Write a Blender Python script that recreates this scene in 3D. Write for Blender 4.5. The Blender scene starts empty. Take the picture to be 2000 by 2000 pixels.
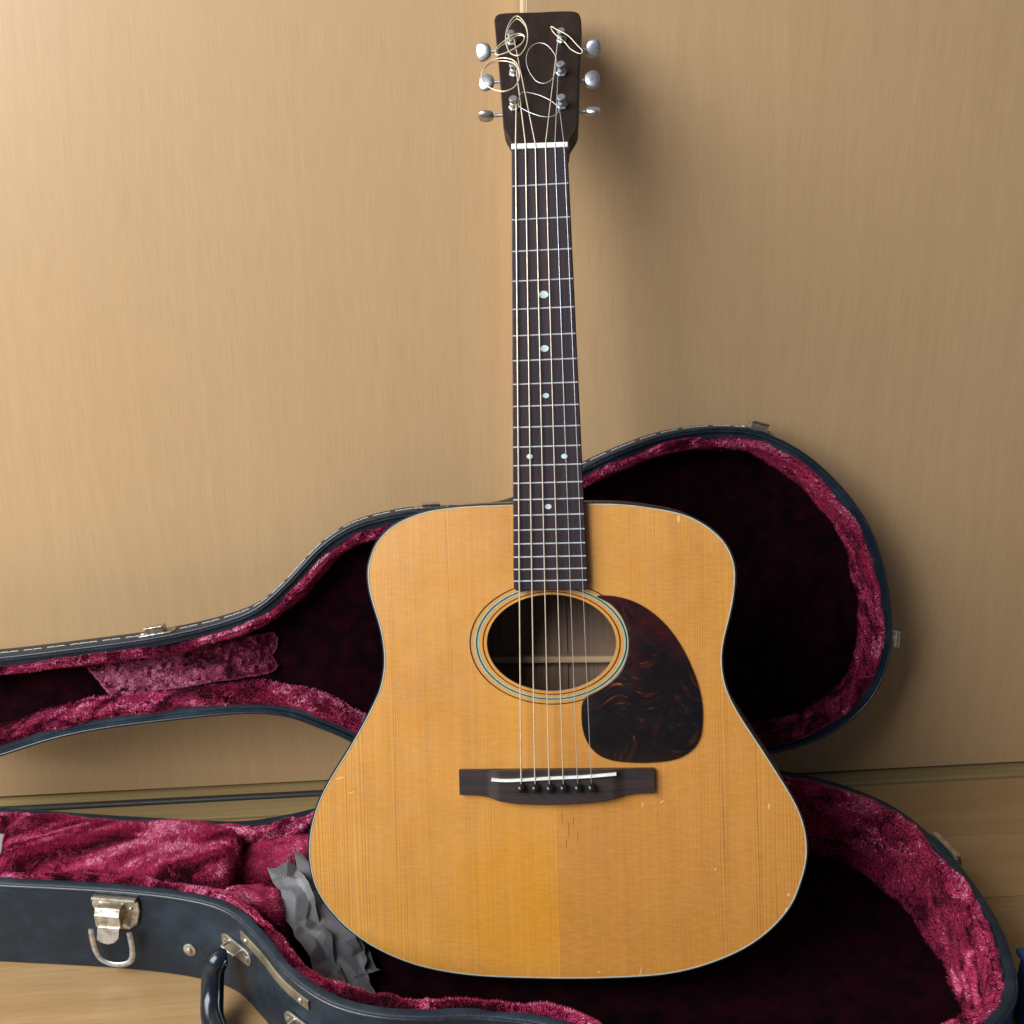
import bpy, bmesh, math, random
import numpy as np
from mathutils import Vector, Matrix, noise

random.seed(7)
rng = np.random.default_rng(11)
sc = bpy.context.scene
col = sc.collection
R = math.radians

# ---------------------------------------------------------------- camera, light, exposure
cam_d = bpy.data.cameras.new("camera")
cam = bpy.data.objects.new("camera", cam_d)
col.objects.link(cam)
cam.location = (0, 0, 0.64607)
cam.rotation_euler = (R(90 - 18.6), 0, R(-5.2))
cam_d.sensor_fit = 'HORIZONTAL'
cam_d.sensor_width = 36
cam_d.lens = 36.108
cam_d.clip_start = 0.02
cam_d.clip_end = 50
sc.camera = cam

world = bpy.data.worlds.new("World")
sc.world = world
world.use_nodes = True
bgn = world.node_tree.nodes["Background"]
bgn.inputs[0].default_value = (0.58, 0.73, 1.0, 1)
bgn.inputs[1].default_value = 0.135


def area(name, loc, target, sx, sy, energy, color):
    l = bpy.data.lights.new(name, 'AREA')
    l.shape = 'RECTANGLE'
    l.size = sx
    l.size_y = sy
    l.energy = energy
    l.color = color
    o = bpy.data.objects.new(name, l)
    col.objects.link(o)
    o.location = loc
    o.rotation_euler = (Vector(target) - Vector(loc)).to_track_quat('-Z', 'Y').to_euler()
    return o


area("window_light", (-1.80, -0.34, 1.60), (0.1, 0.85, 0.35), 2.1, 1.7, 147, (0.92, 0.965, 1.0))

vs = sc.view_settings
vs.view_transform = 'Standard'
vs.look = 'None'
vs.exposure = 0
vs.gamma = 1
vs.use_curve_mapping = False


# ---------------------------------------------------------------- material helper
class NT:
    def __init__(self, name):
        self.m = bpy.data.materials.new(name)
        self.m.use_nodes = True
        self.t = self.m.node_tree
        self.b = self.t.nodes["Principled BSDF"]

    def _set(self, sock, v):
        if isinstance(v, bpy.types.NodeSocket):
            self.t.links.new(v, sock)
        elif v is not None:
            if isinstance(v, (tuple, list)) and len(v) == 3 and sock.type == 'RGBA':
                v = (*v, 1)
            sock.default_value = v

    def p(self, **kw):
        for k, v in kw.items():
            self._set(self.b.inputs[k.replace('_', ' ')], v)
        return self

    def obj(self):
        return self.t.nodes.new('ShaderNodeTexCoord').outputs['Object']

    def scale(self, vec, s, loc=(0, 0, 0), rot=(0, 0, 0)):
        n = self.t.nodes.new('ShaderNodeMapping')
        self._set(n.inputs[0], vec)
        n.inputs['Scale'].default_value = s
        n.inputs['Location'].default_value = loc
        n.inputs['Rotation'].default_value = rot
        return n.outputs[0]

    def sep(self, vec):
        n = self.t.nodes.new('ShaderNodeSeparateXYZ')
        self._set(n.inputs[0], vec)
        return n.outputs

    def comb(self, x, y, z):
        n = self.t.nodes.new('ShaderNodeCombineXYZ')
        for i, v in enumerate((x, y, z)):
            self._set(n.inputs[i], v)
        return n.outputs[0]

    def noise(self, vec, scale, detail=3, rough=.55, dist=0):
        n = self.t.nodes.new('ShaderNodeTexNoise')
        self._set(n.inputs['Vector'], vec)
        n.inputs['Scale'].default_value = scale
        n.inputs['Detail'].default_value = detail
        n.inputs['Roughness'].default_value = rough
        n.inputs['Distortion'].default_value = dist
        return n.outputs[0]

    def voro(self, vec, scale, feature='F1', out='Distance'):
        n = self.t.nodes.new('ShaderNodeTexVoronoi')
        n.feature = feature
        self._set(n.inputs['Vector'], vec)
        n.inputs['Scale'].default_value = scale
        return n.outputs[out]

    def math(self, op, a, b=None, c=None):
        n = self.t.nodes.new('ShaderNodeMath')
        n.operation = op
        for i, v in enumerate((a, b, c)):
            self._set(n.inputs[i], v)
        return n.outputs[0]

    def vadd(self, a, b):
        n = self.t.nodes.new('ShaderNodeVectorMath')
        n.operation = 'ADD'
        self._set(n.inputs[0], a)
        self._set(n.inputs[1], b)
        return n.outputs[0]

    def map(self, v, a, b, c=0., d=1., smooth=False):
        n = self.t.nodes.new('ShaderNodeMapRange')
        if smooth:
            n.interpolation_type = 'SMOOTHSTEP'
        self._set(n.inputs[0], v)
        for i, x in enumerate((a, b, c, d)):
            n.inputs[i + 1].default_value = x
        return n.outputs[0]

    def mix(self, f, a, b, mode='MIX'):
        n = self.t.nodes.new('ShaderNodeMix')
        n.data_type = 'RGBA'
        n.blend_type = mode
        self._set(n.inputs[0], f)
        self._set(n.inputs[6], a)
        self._set(n.inputs[7], b)
        return n.outputs[2]

    def bump(self, h, strength, dist=.001):
        n = self.t.nodes.new('ShaderNodeBump')
        self._set(n.inputs['Height'], h)
        n.inputs['Strength'].default_value = strength
        n.inputs['Distance'].default_value = dist
        self.t.links.new(n.outputs[0], self.b.inputs['Normal'])
        return self


MAT = {}


def mat_simple(key, color, rough, metal=0., **kw):
    n = NT(key)
    o = n.obj()
    f = n.noise(o, 180, 4)
    c2 = tuple(min(1, x * 0.72) for x in color)
    n.p(Base_Color=n.mix(n.map(f, .3, .7), color, c2), Metallic=metal,
        Roughness=n.map(n.noise(o, 90, 4), .3, .7, rough * .8, min(1, rough * 1.2)), **kw)
    MAT[key] = n.m
    return n


def build_materials():
    # --- spruce soundboard, bookmatched, aged lacquer
    n = NT('aged_spruce')
    o = n.obj()
    x, y, z = n.sep(o)
    wob = n.noise(n.scale(o, (14, 2.2, 1)), 1, 2)
    u = n.math('ABSOLUTE', n.math('MULTIPLY', x, 1000.))
    u = n.math('ADD', u, n.map(wob, 0, 1, -2.6, 2.6))
    u3 = n.math('POWER', u, 3.)
    ph = n.math('SUBTRACT', n.math('MULTIPLY', u, .80), n.math('MULTIPLY', u3, 4.4e-6))
    ph = n.math('ADD', ph, n.map(n.noise(n.comb(n.math('MULTIPLY', u, .055), n.math('MULTIPLY', y, 1.2), 0.), 1, 3), 0, 1, -3.2, 3.2))
    fr = n.math('FRACT', ph)
    wn = n.t.nodes.new('ShaderNodeTexWhiteNoise')
    wn.noise_dimensions = '1D'
    n._set(wn.inputs['W'], n.math('FLOOR', n.math('ADD', ph, .5)))
    linev = n.map(wn.outputs['Value'], 0, 1, .5, 1.0)
    late = n.math('POWER', n.math('ABSOLUTE', n.math('SUBTRACT', n.math('MULTIPLY', fr, 2.), 1.)), 2.6)
    amp = n.math('MULTIPLY', n.map(n.noise(n.scale(o, (60, 5, 1)), 1, 2), .25, .75, .25, 1.),
                 n.map(u, 30., 165., .75, 1.2))
    grain = n.math('MULTIPLY', n.math('MULTIPLY', late, amp), linev)
    silk = n.noise(n.scale(o, (95, 520, 1), rot=(0, 0, R(6))), 1, 3, .6)
    big = n.noise(n.scale(o, (7, 5, 1)), 1, 2)
    base = n.mix(n.map(big, .3, .7), (.515, .220, .031), (.600, .268, .043))
    yel = n.noise(n.scale(o, (9, 6, 1), loc=(3.1, 1.7, 0)), 1, 2)
    pa = n.math('POWER', n.math('DIVIDE', n.math('ADD', x, .034), .050), 2.)
    pb_ = n.math('POWER', n.math('DIVIDE', n.math('ADD', y, .585), .062), 2.)
    pat = n.math('ADD', n.math('ADD', pa, pb_), n.map(yel, 0, 1, -.9, .9))
    base = n.mix(n.map(pat, .1, 1.6, .95, 0, True), base, (.56, .215, .008))
    base = n.mix(n.map(n.noise(n.scale(o, (11, 8, 1), loc=(1, 8, 0)), 1, 3), .50, .70, 0, .45), base, (.40, .15, .022))
    # lacquer has ambered most towards the tail
    base = n.mix(n.map(yel, .52, .72, 0, .4), base, (.56, .235, .018))
    # the right-hand board of the pair is a little redder
    half = n.math('MULTIPLY', n.map(x, -.0008, .0008), n.map(y, -.34, -.54, .10, .62))
    base = n.mix(half, base, (.44, .165, .026))
    colr = n.mix(n.math('MULTIPLY', grain, .84), base, (.18, .062, .011))
    strk = n.noise(n.scale(o, (330, 3.0, 1)), 1, 4, .65)
    colr = n.mix(n.map(strk, .42, .70, 0, .34), colr, (.33, .135, .026))
    colr = n.mix(n.map(silk, .38, .70, 0, .12), colr, (.80, .48, .155))
    seam = n.map(n.math('ABSOLUTE', x), .0001, .0005, .25, 0.)
    colr = n.mix(seam, colr, (.25, .10, .02))
    # dings and scratches in the lacquer
    sp = n.voro(n.scale(o, (70, 46, 1)), 1, 'F1')
    spn = n.noise(n.scale(o, (9, 9, 1), loc=(7, 3, 0)), 1, 1)
    colr = n.mix(n.math('MULTIPLY', n.map(sp, .0, .055, 1, 0), n.map(spn, .5, .62, 0, .45)), colr, (.85, .62, .32))
    for (mx, my, a, b, rot) in MARKS:
        q = n.scale(n.vadd(o, (-mx / 1000, my / 1000, 0)), (1, 1, 0), rot=(0, 0, R(rot)))
        q = n.scale(q, (1000 / a, 1000 / b, 0))
        xx, yy, _ = n.sep(q)
        dd = n.math('ADD', n.math('MULTIPLY', xx, xx), n.math('MULTIPLY', yy, yy))
        dd = n.math('ADD', dd, n.map(n.noise(o, 900, 2), 0, 1, -.7, .7))
        colr = n.mix(n.map(dd, .5, 1.1, .5, 0), colr, (.80, .58, .32))
    for (mx, my, a, b, rot) in CRACKS:
        q = n.scale(n.vadd(o, (-mx / 1000, my / 1000, 0)), (1, 1, 0), rot=(0, 0, R(rot)))
        q = n.scale(q, (1000 / a, 1000 / b, 0))
        xx, yy, _ = n.sep(q)
        dd = n.math('ADD', n.math('MULTIPLY', xx, xx), n.math('MULTIPLY', yy, yy))
        dd = n.math('ADD', dd, n.map(n.noise(n.scale(o, (1500, 300, 1)), 1, 2), 0, 1, -.8, .8))
        colr = n.mix(n.map(dd, .4, 1.1, .6, 0), colr, (.16, .055, .014))
    n.p(Base_Color=colr, Roughness=n.map(n.noise(o, 35, 4), .3, .7, .30, .46), Specular_IOR_Level=.6, Coat_Weight=.3, Coat_Roughness=.22)
    hgt = n.math('ADD', n.math('MULTIPLY', grain, -.5), n.math('MULTIPLY', silk, .3))
    n.bump(hgt, .22, .0003)
    MAT['spruce'] = n.m

    # --- dark rosewood
    n = NT('rosewood')
    o = n.obj()
    st = n.noise(n.scale(o, (420, 9, 40)), 1, 4, .6)
    st2 = n.noise(n.scale(o, (1500, 60, 60)), 1, 3, .6)
    c = n.mix(n.map(st, .35, .65), (.011, .008, .011), (.032, .015, .017))
    c = n.mix(n.map(st2, .5, .75, 0, .6), c, (.012, .007, .008))
    n.p(Base_Color=c, Roughness=n.map(st2, .3, .7, .38, .54), Specular_IOR_Level=.26)
    n.bump(st2, .25, .0003)
    MAT['rosewood'] = n.m
    n = NT('rosewood_bridge')
    o = n.obj()
    st = n.noise(n.scale(o, (9, 420, 40)), 1, 4, .6)
    st2 = n.noise(n.scale(o, (60, 1500, 60)), 1, 3, .6)
    c = n.mix(n.map(st, .35, .65), (.013, .009, .010), (.032, .017, .016))
    c = n.mix(n.map(st2, .5, .75, 0, .6), c, (.012, .007, .008))
    n.p(Base_Color=c, Roughness=n.map(st2, .3, .7, .34, .52))
    n.bump(st2, .25, .0003)
    MAT['bridge'] = n.m

    # --- headstock veneer: nearly black, worn
    n = NT('headstock_wood')
    o = n.obj()
    st = n.noise(n.scale(o, (160, 20, 60)), 1, 4, .6)
    w = n.noise(o, 60, 5, .6)
    c = n.mix(n.map(st, .35, .65), (.011, .006, .0045), (.024, .011, .008))
    c = n.mix(n.map(w, .62, .72, 0, .5), c, (.032, .020, .017))
    n.p(Base_Color=c, Roughness=n.map(w, .3, .7, .40, .62), Specular_IOR_Level=.3)
    n.bump(st, .2, .0004)
    MAT['headstock'] = n.m

    # --- mahogany back, sides, neck
    n = NT('mahogany')
    o = n.obj()
    st = n.noise(n.scale(o, (300, 14, 14)), 1, 4, .6)
    n.p(Base_Color=n.mix(n.map(st, .3, .7), (.10, .038, .018), (.17, .075, .036)), Roughness=.33)
    n.bump(st, .15, .0003)
    MAT['mahogany'] = n.m
    n = NT('mahogany_inside')
    o = n.obj()
    st = n.noise(n.scale(o, (260, 10, 14)), 1, 4, .6)
    n.p(Base_Color=n.mix(n.map(st, .3, .7), (.15, .085, .055), (.24, .15, .10)), Roughness=.8)
    MAT['inside'] = n.m
    n = NT('brace_spruce')
    o = n.obj()
    st = n.noise(n.scale(o, (14, 500, 200)), 1, 3, .6)
    n.p(Base_Color=n.mix(st, (.36, .23, .12), (.5, .34, .19)), Roughness=.75)
    MAT['brace'] = n.m

    # --- tortoiseshell pickguard
    n = NT('tortoiseshell')
    o = n.obj()
    wv = n.noise(n.scale(o, (17, 17, 1)), 1, 1, .5)
    rotd = n.scale(o, (70, 240, 1), rot=(0, 0, R(24)))
    q = n.vadd(rotd, n.comb(n.map(wv, 0, 1, -3, 3), n.map(wv, 0, 1, 14., -14.), 0.))
    a = n.noise(q, .9, 4, .60, .3)
    gate = n.noise(n.scale(o, (26, 30, 1), loc=(8, 2, 0)), 1, 2, .5)
    gm = n.map(gate, .37, .56)
    sx, sy, sz = n.sep(o)
    red = n.math('MULTIPLY', n.noise(n.scale(o, (38, 40, 1), loc=(4, 9, 2)), 1, 2, .5), n.map(sy, -.43, -.36, .55, 1.25))
    c = n.mix(n.map(red, .42, .66, 0, .9), (.0060, .0040, .0042), (.028, .0040, .005))
    c = n.mix(n.math('MULTIPLY', n.map(a, .52, .64, 0, .6, True), gm), c, (.055, .010, .004))
    c = n.mix(n.math('MULTIPLY', n.map(a, .64, .73, 0, 1, True), gm), c, (.24, .055, .010))
    d1 = n.math('POWER', n.math('DIVIDE', n.math('ADD', sx, -.100), .012), 2.)
    d2 = n.math('POWER', n.math('DIVIDE', n.math('ADD', sy, .444), .011), 2.)
    wear = n.math('MULTIPLY', n.map(n.math('ADD', d1, d2), .3, 1.4, 1, 0), n.map(n.math('ABSOLUTE', n.math('SUBTRACT', n.noise(o, 330, 3, .6), .5)), .0, .022, 1, 0))
    wear = n.math('MULTIPLY', wear, n.map(n.noise(o, 120, 2), .48, .60))
    c = n.mix(n.math('MULTIPLY', wear, .12), c, (.30, .29, .34))
    n.p(Base_Color=c, Roughness=n.map(n.noise(o, 60, 4), .3, .7, .13, .26), Specular_IOR_Level=.5)
    n.bump(n.noise(n.scale(o, (28, 28, 1)), 1, 2), .35, .0012)
    MAT['pickguard'] = n.m

    mat_simple('binding_black', (.012, .012, .014), .3)
    mat_simple('ivoroid', (.42, .46, .38), .35)
    mat_simple('bone', (.80, .82, .74), .4)
    mat_simple('pearl', (.55, .66, .68), .25, Sheen_Weight=.2)
    mat_simple('ring_dark', (.018, .010, .008), .35)
    mat_simple('ring_white', (.31, .38, .28), .4)
    mat_simple('pin_black', (.010, .010, .012), .22)
    mat_simple('fret_metal', (.74, .79, .84), .3, .6)
    n = NT('tuner_metal')
    o = n.obj()
    w = n.noise(o, 240, 5, .6)
    n.p(Base_Color=n.mix(n.map(w, .45, .7), (.60, .63, .67), (.30, .31, .33)), Metallic=1.,
        Roughness=n.map(w, .3, .7, .34, .55))
    MAT['nickel'] = n.m
    n = NT('worn_latch_metal')
    o = n.obj()
    w = n.noise(o, 130, 6, .65)
    n.p(Base_Color=n.mix(n.map(w, .42, .62), (.62, .60, .54), (.26, .21, .14)),
        Metallic=n.map(w, .5, .7, 1., .6), Roughness=n.map(w, .3, .7, .30, .55))
    n.bump(w, .15, .0004)
    MAT['latch'] = n.m
    n = NT('tarnished_strip')
    o = n.obj()
    w = n.noise(n.scale(o, (40, 40, 40)), 1, 5, .65)
    n.p(Base_Color=n.mix(n.map(w, .35, .65), (.34, .29, .19), (.13, .10, .055)), Metallic=.6, Roughness=.5)
    MAT['strip'] = n.m
    mat_simple('bronze_string', (.95, .80, .60), .38, .55)
    mat_simple('steel_string', (.80, .82, .84), .35, .7)

    # --- vinyl of the case: black-blue, fine pebble
    n = NT('case_vinyl')
    o = n.obj()
    pb = n.voro(o, 900, 'F1')
    dirt = n.noise(o, 26, 6, .65)
    c = n.mix(n.map(dirt, .46, .74, 0, .75), (.005, .0135, .023), (.026, .047, .068))
    n.p(Base_Color=c, Roughness=n.map(dirt, .3, .75, .38, .56), Specular_IOR_Level=.34)
    n.bump(n.math('ADD', n.math('MULTIPLY', pb, .5), n.noise(o, 1500, 3)), .45, .0007)
    MAT['vinyl'] = n.m
    n = NT('smooth_rubber_trim')
    o = n.obj()
    dirt = n.noise(o, 80, 5, .65)
    n.p(Base_Color=n.mix(n.map(dirt, .5, .8, 0, .5), (.010, .014, .020), (.05, .06, .075)),
        Roughness=n.map(dirt, .3, .7, .24, .42))
    n.bump(n.noise(o, 420, 4), .3, .0006)
    MAT['trim'] = n.m
    n = NT('handle_plastic')
    o = n.obj()
    n.p(Base_Color=(.008, .012, .018), Roughness=n.map(n.noise(o, 120, 4), .3, .7, .16, .28))
    MAT['handle'] = n.m
    mat_simple('thread', (.50, .49, .44), .7)

    # --- plush
    n = NT('plush_backing')
    o = n.obj()
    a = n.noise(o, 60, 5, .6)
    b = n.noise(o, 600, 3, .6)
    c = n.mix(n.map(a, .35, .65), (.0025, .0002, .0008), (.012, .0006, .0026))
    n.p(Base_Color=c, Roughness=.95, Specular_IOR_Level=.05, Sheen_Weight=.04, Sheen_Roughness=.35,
        Sheen_Tint=(.75, .10, .28))
    n.bump(n.math('ADD', a, n.math('MULTIPLY', b, .5)), .6, .003)
    MAT['plush'] = n.m
    n = NT('plush_pile')
    g = n.t.nodes.new('ShaderNodeNewGeometry')
    rp = g.outputs['Random Per Island']
    c = n.mix(rp, (.22, .007, .038), (.68, .058, .16))
    n.p(Base_Color=c, Roughness=.27, Specular_IOR_Level=1., Specular_Tint=(1., .62, .80, 1), Sheen_Weight=.2, Sheen_Roughness=.3,
        Sheen_Tint=(1., .45, .65))
    MAT['pile'] = n.m
    n = NT('worn_plush_pile')
    g = n.t.nodes.new('ShaderNodeNewGeometry')
    rp = g.outputs['Random Per Island']
    n.p(Base_Color=n.mix(rp, (.28, .026, .085), (.72, .15, .30)), Roughness=.35, Specular_IOR_Level=.6)
    MAT['worn_pile'] = n.m

    # --- closet doors: light maple veneer
    def veneer(key, seed):
        n = NT(key)
        o = n.obj()
        w = n.noise(n.scale(o, (5, 1, 1.1), loc=(seed, 0, 0)), 1, 2)
        q = n.vadd(n.scale(o, (70, 1, 1.6), loc=(seed, 0, 0)), n.comb(n.map(w, 0, 1, -5, 5), 0., 0.))
        a = n.noise(q, 1, 4, .6)
        f = n.noise(n.scale(o, (900, 1, 22), loc=(seed, 0, 0)), 1, 3, .6)
        big = n.noise(n.scale(o, (4.5, 1, 1.4), loc=(seed * 2, 0, 0)), 1, 2)
        c = n.mix(n.map(a, .3, .7), (.500, .320, .162), (.455, .282, .137))
        c = n.mix(n.map(big, .3, .7, 0, .35), c, (.535, .350, .184))
        c = n.mix(n.map(f, .42, .68, 0, .30), c, (.33, .205, .105))
        por = n.noise(n.scale(o, (1700, 1, 9), loc=(seed, 0, 0)), 1, 2, .7)
        c = n.mix(n.map(por, .62, .74, 0, .18), c, (.22, .13, .06))
        n.p(Base_Color=c, Roughness=n.map(a, .3, .7, .34, .44), Specular_IOR_Level=.62)
        n.bump(f, .08, .0003)
        MAT[key] = n.m
    veneer('veneer_a', 1.3)
    veneer('veneer_b', 6.2)
    n = NT('door_edge')
    o = n.obj()
    n.p(Base_Color=n.mix(n.noise(n.scale(o, (30, 200, 3)), 1, 3), (.62, .46, .28), (.54, .38, .21)), Roughness=.5)
    MAT['edge'] = n.m
    n = NT('sill_wood')
    o = n.obj()
    f = n.noise(n.scale(o, (4, 260, 1)), 1, 4, .6)
    n.p(Base_Color=n.mix(n.map(f, .3, .7), (.33, .235, .105), (.24, .165, .068)), Roughness=.42)
    MAT['sill'] = n.m
    mat_simple('track_dark', (.022, .018, .016), .5)
    n = NT('floorboard_wood')
    o = n.obj()
    oi = n.t.nodes.new('ShaderNodeObjectInfo').outputs['Random']
    q = n.vadd(n.scale(o, (2.2, 55, 1)), n.comb(n.math('MULTIPLY', oi, 30.), 0., 0.))
    a = n.noise(q, 1, 4, .6, .4)
    f = n.noise(n.scale(o, (18, 900, 1)), 1, 3, .6)
    c = n.mix(n.map(a, .3, .7), (.41, .255, .115), (.33, .192, .080))
    c = n.mix(n.map(f, .46, .70, 0, .55), c, (.23, .12, .045))
    c = n.mix(n.math('MULTIPLY', oi, .22), c, (.30, .17, .07))
    n.p(Base_Color=c, Roughness=n.map(f, .3, .7, .30, .42))
    n.bump(f, .08, .0003)
    MAT['board'] = n.m
    n = NT('grey_packing_paper')
    o = n.obj()
    a = n.noise(o, 70, 4)
    n.p(Base_Color=n.mix(n.map(a, .3, .7), (.20, .194, .20), (.14, .136, .142)), Roughness=.75)
    n.bump(n.noise(o, 160, 4), .3, .001)
    MAT['paper'] = n.m
    n = NT('blue_fabric')
    o = n.obj()
    n.p(Base_Color=n.mix(n.noise(o, 300, 4), (.010, .045, .150), (.018, .075, .22)), Roughness=.7)
    n.bump(n.noise(o, 900, 2), .3, .0005)
    MAT['blue'] = n.m


CRACKS = [(4, 519, .5, 7, 0), (9, 528, .5, 8, 0), (13, 522, .45, 5, 0), (16, 534, .45, 6, 0), (7, 540, .4, 5, 0), (133, 306, .7, .7, 0)]
MARKS = [
    # u, v (mm down from the nut), half width, half length, angle
    (98.5, 279.5, 1.0, 3.0, 8), (99.6, 286, 1.1, 3.2, 4), (163.5, 509, .8, 3.0, 0), (176.8, 577.5, .9, 1.6, 40),
    (174.5, 590, .6, 2.4, 10), (67, 508.5, .5, 2.4, 8), (82, 506, .5, 1.8, 50), (121.8, 558.6, .8, 1.0, 0),
    (-174.5, 488.5, .5, 4.0, 75), (-165, 500, .45, 3.0, 75), (62.5, 640, .4, 5.0, 15), (30, 641, 1.6, .6, 0),
]
build_materials()


# ---------------------------------------------------------------- mesh helpers
class MB:
    def __init__(self):
        self.v = []
        self.f = []

    def add(self, vs, fs):
        k = len(self.v)
        self.v += [tuple(p) for p in vs]
        self.f += [tuple(i + k for i in f) for f in fs]
        return self

    def box(self, c, s, rot=None, taper=1.):
        pts = []
        for z in (-.5, .5):
            t = taper if z > 0 else 1
            for x, y in ((-.5, -.5), (.5, -.5), (.5, .5), (-.5, .5)):
                p = Vector((x * s[0] * t, y * s[1] * t, z * s[2]))
                if rot:
                    p = rot @ p
                pts.append(Vector(c) + p)
        return self.add(pts, [(3, 2, 1, 0), (4, 5, 6, 7), (0, 1, 5, 4), (1, 2, 6, 5), (2, 3, 7, 6), (3, 0, 4, 7)])

    def tube(self, path, r, n=8, closed=False, flat=1., up=None):
        P = [Vector(p) for p in path]
        m = len(P)
        rs = r if isinstance(r, (list, tuple)) else [r] * m
        T = []
        for i in range(m):
            a = P[(i - 1) % m] if (closed or i > 0) else P[i]
            b = P[(i + 1) % m] if (closed or i < m - 1) else P[i]
            T.append((b - a).normalized())
        nrm = T[0].orthogonal().normalized() if up is None else (Vector(up) - T[0] * T[0].dot(Vector(up))).normalized()
        vs = []
        for i in range(m):
            nrm = (nrm - T[i] * nrm.dot(T[i])).normalized() if up is None else (Vector(up) - T[i] * T[i].dot(Vector(up))).normalized()
            bi = T[i].cross(nrm)
            for k in range(n):
                a = 2 * math.pi * k / n
                vs.append(P[i] + (nrm * math.cos(a) * flat + bi * math.sin(a)) * rs[i])
        fs = []
        for i in range(m if closed else m - 1):
            j = (i + 1) % m
            for k in range(n):
                l = (k + 1) % n
                fs.append((i * n + k, i * n + l, j * n + l, j * n + k))
        if not closed:
            fs.append(tuple(range(n))[::-1])
            fs.append(tuple((m - 1) * n + k for k in range(n)))
        return self.add(vs, fs)

    def lathe(self, prof, mtx=Matrix(), n=24):
        vs, fs = [], []
        for (r, z) in prof:
            for k in range(n):
                a = 2 * math.pi * k / n
                vs.append(mtx @ Vector((r * math.cos(a), r * math.sin(a), z)))
        for i in range(len(prof) - 1):
            for k in range(n):
                l = (k + 1) % n
                fs.append((i * n + k, i * n + l, (i + 1) * n + l, (i + 1) * n + k))
        fs.append(tuple(range(n))[::-1])
        fs.append(tuple((len(prof) - 1) * n + k for k in range(n)))
        return self.add(vs, fs)

    def prism(self, poly, z0, z1, f=None):
        f = f or (lambda x, y, z: (x, y, z))
        n = len(poly)
        vs = [f(x, y, z0) for x, y in poly] + [f(x, y, z1) for x, y in poly]
        fs = [tuple(range(n))[::-1], tuple(range(n, 2 * n))]
        fs += [(i, (i + 1) % n, n + (i + 1) % n, n + i) for i in range(n)]
        return self.add(vs, fs)

    def sweep(self, outline, prof, f, cap0=False, cap1=False, closed_prof=False):
        """outline: closed dense 2D loop; prof: (inset, z); f maps (x, y, z) to 3D."""
        nr = inward(outline)
        n = len(outline)
        vs, fs = [], []
        for (ins, z) in prof:
            for (x, y), (nx, ny) in zip(outline, nr):
                vs.append(f(x + nx * ins, y + ny * ins, z))
        m = len(prof)
        for i in range(m if closed_prof else m - 1):
            for k in range(n):
                l = (k + 1) % n
                i2 = (i + 1) % m
                fs.append((i * n + k, i * n + l, i2 * n + l, i2 * n + k))
        if cap0:
            fs.append(tuple(range(n))[::-1])
        if cap1:
            fs.append(tuple((m - 1) * n + k for k in range(n)))
        return self.add(vs, fs)

    def build(self, name, mat, parent=None, smooth=None, bevel=0, seg=2, fix=True):
        me = bpy.data.meshes.new(name)
        me.from_pydata(self.v, [], self.f)
        if fix:
            bm = bmesh.new()
            bm.from_mesh(me)
            bmesh.ops.recalc_face_normals(bm, faces=bm.faces)
            bm.to_mesh(me)
            bm.free()
        me.materials.append(MAT[mat])
        if smooth is not None:
            for p in me.polygons:
                p.use_smooth = True
            me.set_sharp_from_angle(angle=R(smooth))
        o = bpy.data.objects.new(name, me)
        col.objects.link(o)
        if parent:
            o.parent = parent
        if bevel:
            md = o.modifiers.new('bevel', 'BEVEL')
            md.width = bevel
            md.segments = seg
            md.limit_method = 'ANGLE'
            md.angle_limit = R(35)
        return o


def inward(out):
    n = len(out)
    A = sum(out[i][0] * out[(i + 1) % n][1] - out[(i + 1) % n][0] * out[i][1] for i in range(n))
    s = 1 if A > 0 else -1
    r = []
    for i in range(n):
        ax, ay = out[i - 1]
        bx, by = out[(i + 1) % n]
        dx, dy = bx - ax, by - ay
        l = math.hypot(dx, dy) or 1
        r.append((-dy / l * s, dx / l * s))
    return r


def spline(pts, per=8, closed=True):
    """centripetal Catmull-Rom through the points (any dimension)."""
    P = [np.array(p, float) for p in pts]
    n = len(P)
    out = []
    for i in range(n if closed else n - 1):
        if closed:
            p0, p1, p2, p3 = P[i - 1], P[i], P[(i + 1) % n], P[(i + 2) % n]
        else:
            p0, p1, p2, p3 = P[max(i - 1, 0)], P[i], P[i + 1], P[min(i + 2, n - 1)]
        d = lambda a, b: max(np.linalg.norm(a - b), 1e-6) ** .5
        t0 = 0
        t1 = t0 + d(p0, p1)
        t2 = t1 + d(p1, p2)
        t3 = t2 + d(p2, p3)
        for k in range(per):
            t = t1 + (t2 - t1) * k / per
            a1 = (t1 - t) / (t1 - t0) * p0 + (t - t0) / (t1 - t0) * p1
            a2 = (t2 - t) / (t2 - t1) * p1 + (t - t1) / (t2 - t1) * p2
            a3 = (t3 - t) / (t3 - t2) * p2 + (t - t2) / (t3 - t2) * p3
            b1 = (t2 - t) / (t2 - t0) * a1 + (t - t0) / (t2 - t0) * a2
            b2 = (t3 - t) / (t3 - t1) * a2 + (t - t1) / (t3 - t1) * a3
            out.append(tuple((t2 - t) / (t2 - t1) * b1 + (t - t1) / (t2 - t1) * b2))
    if not closed:
        out.append(tuple(P[-1]))
    return out


def resample(loop, n, smooth=2):
    L = np.array(loop, float)
    for _ in range(smooth):
        L = .25 * np.roll(L, 1, 0) + .5 * L + .25 * np.roll(L, -1, 0)
    Q = np.vstack([L, L[:1]])
    s = np.r_[0, np.cumsum(np.linalg.norm(np.diff(Q, axis=0), axis=1))]
    t = np.linspace(0, s[-1], n, endpoint=False)
    return [tuple(np.array([np.interp(x, s, Q[:, k]) for k in range(Q.shape[1])])) for x in t]


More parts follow.
